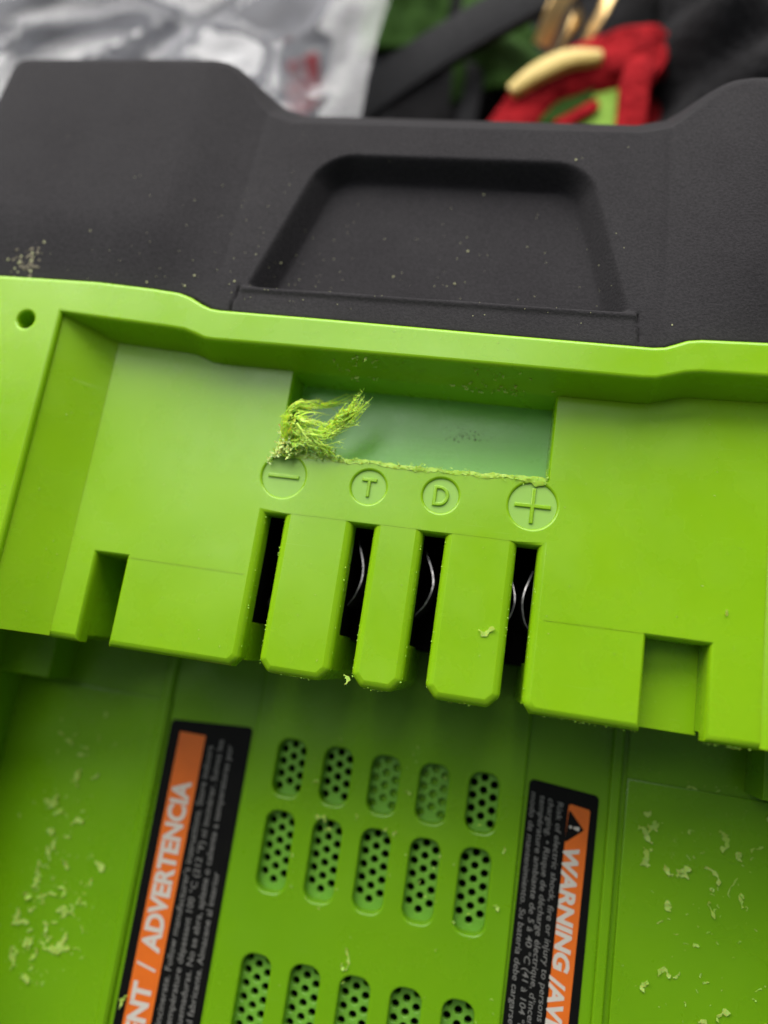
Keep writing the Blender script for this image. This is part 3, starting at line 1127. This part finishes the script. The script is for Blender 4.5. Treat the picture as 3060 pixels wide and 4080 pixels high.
def cap_dust(r):
    for k in range(190):
        x = r.choice((r.uniform(-70, 30), r.gauss(-28, 10), r.uniform(-25, 24)))
        y = 43 + abs(r.gauss(0, 12))
        if y > 84 or not -72 < x < 60 or y > ytop(x) - 4:
            continue
        s = r.uniform(0.03, 0.085) if r.random() < 0.93 else r.uniform(0.1, 0.2)
        yield (x, y, cap_z(x, y) + s * 0.3), s, 1
    for k in range(14):                      # the gritty patch by the rim at the left
        x, y = -58.5 + r.gauss(0, 1.6), 46.5 + r.gauss(0, 1.6)
        y = max(y, 44.2)
        yield (x, y, cap_z(x, y)), r.uniform(0.1, 0.3), 1


stuff("dust_specks", "fine yellowish dust specks on the charcoal end cap", "dust", cap_dust, 'dust', 31, True)


def grit(r):
    for k in range(60):
        x, y = -57.5 + r.gauss(0, 1.3), 46.6 + r.gauss(0, 1.4)
        if y < 44.2:
            continue
        yield (x, y, cap_z(x, y) - 0.05), r.uniform(0.1, 0.32), 1


stuff("grime_patch", "brownish grime patch on the cap beside the rim at far left", "grime", grit, 'lint', 32, True)


def pocket_grime(r):
    for k in range(46):
        yield (6.2 + r.gauss(0, 1.4), 30.2 + r.gauss(0, 0.45), -4.99), r.uniform(0.05, 0.17), r.uniform(1, 2.5)
    for k in range(24):
        yield (r.uniform(-8, 16), r.uniform(26, 34), -4.99), r.uniform(0.03, 0.09), 1.5


stuff("grime_specks", "small brown grime specks on the teal pocket floor", "grime", pocket_grime, 'lint', 33)


def crumbs(r):
    edges = []
    for (a, b) in SL:
        edges += [(a - 0.05, -1), (b + 0.05, 1)]
    for k in range(420):
        x, s = r.choice(edges)
        y = r.uniform(-3, 11) if r.random() < 0.75 else r.uniform(8, 16)
        yield (x + s * abs(r.gauss(0.2, 0.12)), y, -0.35 - abs(r.gauss(0, 0.35))), r.uniform(0.04, 0.12), 1
    for k in range(160):
        yield (r.choice((r.uniform(-13, -8), r.uniform(-1.5, 1.5), r.uniform(8, 13), r.uniform(19, 30), r.uniform(37, 42))), YE + r.gauss(-0.05, 0.08), -0.9 + r.gauss(0, .25)), r.uniform(0.04, 0.11), 1


stuff("edge_crumbs", "tiny crumbs clinging to the chamfered slot edges", "crumbs", crumbs, 'lip', 41, True)


# ------------------------------------------------------------------ things behind
def sheet(name, nx, ny, fn, mat, thick=0.0, smooth=60, parent=None):
    v, f = [], []
    for j in range(ny + 1):
        for i in range(nx + 1):
            v.append(tuple(fn(i / nx, j / ny)))
    for j in range(ny):
        for i in range(nx):
            a = j * (nx + 1) + i
            f.append((a, a + 1, a + nx + 2, a + nx + 1))
    o = finish(name, v, f, mat, parent, smooth)
    if thick:
        md = o.modifiers.new("thickness", 'SOLIDIFY')
        md.thickness = thick * MM
        md.offset = 0
    return o


# clear bag
def bag_mat():
    """thin clear film: mostly see-through, mirror-like at its creases, a little milky"""
    g = NT("clear_polythene")
    v = g.coords()
    n = g.noise(26, 2.5, 0.5, v)
    nrm = g.bump(n, 0.22, 0.006)
    fr = g.n('ShaderNodeFresnel'); fr.inputs['IOR'].default_value = 1.55
    g.l(nrm, fr.inputs['Normal'])
    fm = g.n('ShaderNodeMath', operation='MULTIPLY_ADD'); fm.inputs[1].default_value = 1.4; fm.inputs[2].default_value = -0.05; fm.use_clamp = True
    g.l(fr.outputs[0], fm.inputs[0])
    tr = g.n('ShaderNodeBsdfTransparent')
    gl = g.n('ShaderNodeBsdfGlossy'); gl.inputs['Roughness'].default_value = 0.1
    g.l(nrm, gl.inputs['Normal'])
    m1 = g.n('ShaderNodeMixShader')
    g.l(fm.outputs[0], m1.inputs[0]); g.l(tr.outputs[0], m1.inputs[1]); g.l(gl.outputs[0], m1.inputs[2])
    df = g.n('ShaderNodeBsdfDiffuse'); df.inputs['Color'].default_value = (0.72, 0.73, 0.80, 1)
    m2 = g.n('ShaderNodeMixShader')
    mk = g.noise(34, 4, 0.65, g.coords((1, 0.5, 1)))
    g.l(g.maprange(mk, 0.02, 0.13, 0.38, 0.66), m2.inputs[0])
    g.l(m1.outputs[0], m2.inputs[1]); g.l(df.outputs[0], m2.inputs[2])
    g.l(m2.outputs[0], g.out.inputs['Surface'])
    return g.m


M['bag'] = bag_mat()


def crease(x, y, seed):
    h = 0.0
    rnd = random.Random(seed)
    for k in range(16):
        a = rnd.uniform(0, math.pi); o = rnd.uniform(-70, 70); w = rnd.uniform(5, 16); s = rnd.uniform(-4, 4)
        d = (x + 85) * math.cos(a) + (y - 135) * math.sin(a) - o
        h += s * max(0, 1 - abs(d) / w)
    for (x0, y0), (x1, y1), w, s in (((-82, 112), (-70, 129), 2.6, 5.0), ((-62, 128), (-40, 112), 5, 4.0), ((-105, 122), (-84, 140), 4, 4), ((-40, 100), (-34, 150), 4, 4.5)):
        dx, dy = x1 - x0, y1 - y0
        L = math.hypot(dx, dy)
        u = ((x - x0) * dx + (y - y0) * dy) / L
        d = ((x - x0) * dy - (y - y0) * dx) / L
        h += s * math.exp(-(d / w) ** 2) * smoothstep(-8, 2, u) * smoothstep(L + 8, L - 2, u)
    return h - 0.42 * (y - 115)


bag = empty("plastic_bag", (-90, 140, GZ))
tagged(bag, "crumpled clear plastic bag behind the left shoulder of the battery", "plastic bag")


def bag_fn(zb, seed):
    def fn(u, w):
        x = -190 + 168 * u + 2.5 * math.sin(6 * w + seed)
        y = 84 + 120 * w
        edge = smoothstep(0, 0.1, 1 - u)
        return (x + 90, y - 140, zb - GZ + crease(x, y, seed) * (0.3 + 0.7 * edge) + 3 * noise.noise((x * 0.03, y * 0.03, seed)))
    return fn


sheet("front_film", 110, 90, bag_fn(-33, 3), 'bag', 0.0, 25, bag)
sheet("back_film", 90, 70, bag_fn(-48, 8), 'bag', 0.0, 25, bag)

# items glimpsed through the bag
M['redcloth'] = simple("red_felt", (0.36, 0.012, 0.016), 0.95, nscale=260, ncol=(0.22, 0.006, 0.010), bump=(1.0, 0.003), Specular_IOR_Level=0.1)
M['greencloth'] = simple("bright_green_felt", (0.23, 0.42, 0.05), 0.95, nscale=700, ncol=(0.28, 0.48, 0.07), bump=(0.5, 0.0005))
M['dgreen'] = simple("dark_green_cloth", (0.022, 0.055, 0.010), 0.95, Specular_IOR_Level=0.1, nscale=400, ncol=(0.035, 0.08, 0.014), bump=(0.6, 0.0008))
M['gold'] = simple("gold_foil", (0.80, 0.52, 0.20), 0.38, 0.75, nscale=120, ncol=(0.85, 0.62, 0.30), bump=(0.5, 0.002))
M['goldcloth'] = simple("gold_piping", (0.62, 0.44, 0.10), 0.5, nscale=500, ncol=(0.72, 0.54, 0.16), bump=(0.5, 0.0005))
M['blackcloth'] = simple("black_knit_fabric", (0.010, 0.010, 0.0105), 0.9, Specular_IOR_Level=0.1, nscale=800, ncol=(0.024, 0.023, 0.025), bump=(0.7, 0.0008))
M['strap'] = simple("black_webbing", (0.010, 0.010, 0.011), 0.7, Specular_IOR_Level=0.1, nscale=900, ncol=(0.02, 0.02, 0.022), bump=(0.6, 0.0005))
M['greyish'] = simple("grey_paper", (0.02, 0.02, 0.025), 0.8, nscale=30, ncol=(0.16, 0.16, 0.18))


def ribbon(name, ctrl, width, thick, mat, parent=None, n=40, up=(0, 0, 1), wfn=None):
    v, f = [], []
    for i in range(n + 1):
        t = i / n
        p = spline(ctrl, t); q = spline(ctrl, min(1, t + 0.01)); r = spline(ctrl, max(0, t - 0.01))
        d = (q - r).normalized()
        s = d.cross(Vector(up)).normalized()
        nn = s.cross(d)
        w = width * (wfn(t) if wfn else 1) / 2
        for a, b in ((-1, -1), (-0.93, -0.2), (-0.93, 0.6), (-0.6, 1), (0.6, 1), (0.93, 0.6), (0.93, -0.2), (1, -1)):
            v.append(tuple(p + s * (a * w) + nn * (b * thick / 2)))
    m = 8
    for i in range(n):
        for k in range(m):
            a = i * m + k; b = i * m + (k + 1) % m
            f.append((a, b, b + m, a + m))
    f += [tuple(range(m)), tuple(range(n * m, n * m + m))[::-1]]
    return finish(name, v, f, mat, parent, 50)


# red felt pouch with green panel and gold trim
px, py, pz = 22, 122, GZ
pouch = empty("felt_pouch", (px, py, pz))
tagged(pouch, "red felt pouch with bright green panel and gold trim behind the battery", "pouch")


def loc(pts):
    return [(x - px, y - py, z - pz) for x, y, z in pts]


def arc_pt(t):
    return spline([(-5, 100, 0), (2, 116, 0), (9, 126, 0), (20, 132.5, 0), (31, 136, 0), (37, 133, 0)], t)


def felt_fn(u, w):
    p = arc_pt(u)
    q = Vector((24, 104, 0))
    r = p + (q - p) * w * 0.95
    z = -43.5 - 5.0 * smoothstep(0.3, 0.5, w) + 0.8 * math.sin(9 * u + 2) + 0.8 * noise.noise((r.x * 0.2, r.y * 0.2, 3))
    return (r.x - px, r.y - py, z - pz)


sheet("felt_front", 50, 30, felt_fn, 'redcloth', 1.6, 60, pouch)
def panel(name, pts, z0, z1, mat, rad):
    o = plate(name, [fillet(pts, rad, 4)], z0, z1, mat, bevels=0.4)
    o.parent = pouch
    o.location = (-px * MM, -py * MM, -pz * MM)


panel("green_panel", [(12, 96), (27, 96), (27.6, 127), (23, 126), (17, 121), (12.5, 113)], -46.5, -45.0, 'greencloth', 1.5)
panel("dark_opening", [(5.5, 113.5), (12, 112.5), (20.5, 118.5), (21.5, 122.5), (16, 123.5), (9, 119.5)], -45.6, -44.2, 'dgreen', 1.6)
panel("red_strip", [(12.5, 112.4), (15.5, 111.4), (22.5, 116.6), (22.0, 119.2)], -44.6, -43.4, 'redcloth', 0.8)
ribbon("felt_band", loc([(27.5, 98, -43), (28.7, 112, -42), (28.8, 121, -42), (30.5, 127.5, -43.5), (35, 130, -47)]), 6.0, 2.2, 'redcloth', pouch)
ribbon("gold_trim", loc([(4.0, 118.6, -42.2), (9, 122.3, -41.0), (15, 125.4, -40.6), (21.5, 126.8, -41.5)]), 3.4, 2.0, 'goldcloth', pouch, wfn=lambda t: 0.75 + 0.5 * math.sin(3.1 * t))
sheet("inner_wall", 16, 20, lambda u, w: (31 + 14 * u - px, 98 + 34 * w - py, -50 - 5 * u - pz), 'redcloth', 1.5, 60, pouch)

# gold ribbon loop
gl = empty("gold_ribbon", (15, 141, GZ))
tagged(gl, "curled gold ribbon lying above the red felt pouch", "ribbon")
for i, ctrl in enumerate(([(9, 134, -46), (12, 140, -41), (15.5, 145, -40), (18, 150, -44)], [(18, 135, -46), (21, 139, -42), (22, 144, -41), (19, 149, -45)], [(13, 133, -47), (15.5, 138, -44), (16.5, 143, -46), (14, 150, -46)])):
    ribbon("ribbon_loop", [(x - 15, y - 141, z - GZ) for x, y, z in ctrl], (4.2, 3.6, 3.0)[i], 0.6, 'gold', gl, up=((0.5, -0.3, 1), (-0.7, 0.2, 1), (1, 0.2, 0.5))[i])

# strap
tagged(ribbon("webbing_strap", [(-60, 96, -50), (-34, 114, -46), (-14, 129, -43), (6, 143, -42), (40, 168, -44)], 10.5, 2.2, 'strap'),
       "black webbing strap running diagonally beside the plastic bag", "strap")
tagged(ribbon("webbing_strap", [(-6.5, 92, -52), (-5.8, 112, -50), (-5, 130, -50), (-8, 150, -54)], 4.6, 2.0, 'strap'),
       "short upright grey-black strap just left of the red pouch", "strap")
# dark green cloths
tagged(sheet("green_cloth", 30, 30, lambda u, w: (-10 + 22 * u, 126 + 30 * w, -55 + 6 * math.sin(3 * u + 2 * w) + 2 * noise.noise((u * 4, w * 4, 1))), 'dgreen', 1.5),
       "dark green cloth between the strap and the gold ribbon", "cloth")
tagged(sheet("green_cloth", 30, 30, lambda u, w: (-34 + 20 * u, 136 + 30 * w, -52 + 3 * math.sin(4 * u) + 2 * noise.noise((u * 4, w * 4, 7))), 'dgreen', 1.5),
       "dark green cloth corner next to the plastic bag's right edge", "cloth")
# black knit, folded
def knit_fn(u, w):
    x = 28 + 60 * u + 6 * w
    y = 112 + 60 * w
    fold = 5.5 * math.sin((x * 0.55 + y * 0.75) * 0.22) + 2.5 * math.sin((x * 0.3 - y) * 0.35) + 0.5 * math.sin((x + y * 1.4) * 2.2)
    return (x + 3 * math.sin(4 * w), y, -40 + fold + 10 * smoothstep(0.0, 0.2, u) - 10)


tagged(sheet("knit_garment", 90, 90, knit_fn, 'blackcloth', 2.0), "folded black ribbed knit fabric behind the right shoulder of the battery", "fabric")
# dark cloth filling behind
tagged(sheet("dark_cloth", 60, 50, lambda u, w: (-40 + 130 * u, 95 + 150 * w, -57 + 2.5 * noise.noise((u * 6, w * 7, 2)) + 1.5 * math.sin(9 * u + 5 * w)), 'blackcloth', 1.5),
       "rumpled black cloth underneath the strap and pouch", "cloth")
# coloured scraps under the bag
tagged(sheet("red_scrap", 16, 16, lambda u, w: (-46 + 8 * u - 6 * w, 108 + 30 * w, -54 + 2 * math.sin(5 * w + 2 * u)), 'redcloth', 1.5), "red felt strip seen through the plastic bag", "cloth")
tagged(sheet("paper_sheet", 40, 40, lambda u, w: (-190 + 158 * u, 80 + 130 * w, -57.5 + 1.6 * noise.noise((u * 5, w * 5, 4))), 'greyish', 0.8), "pale grey paper lying under the clear bag", "paper")
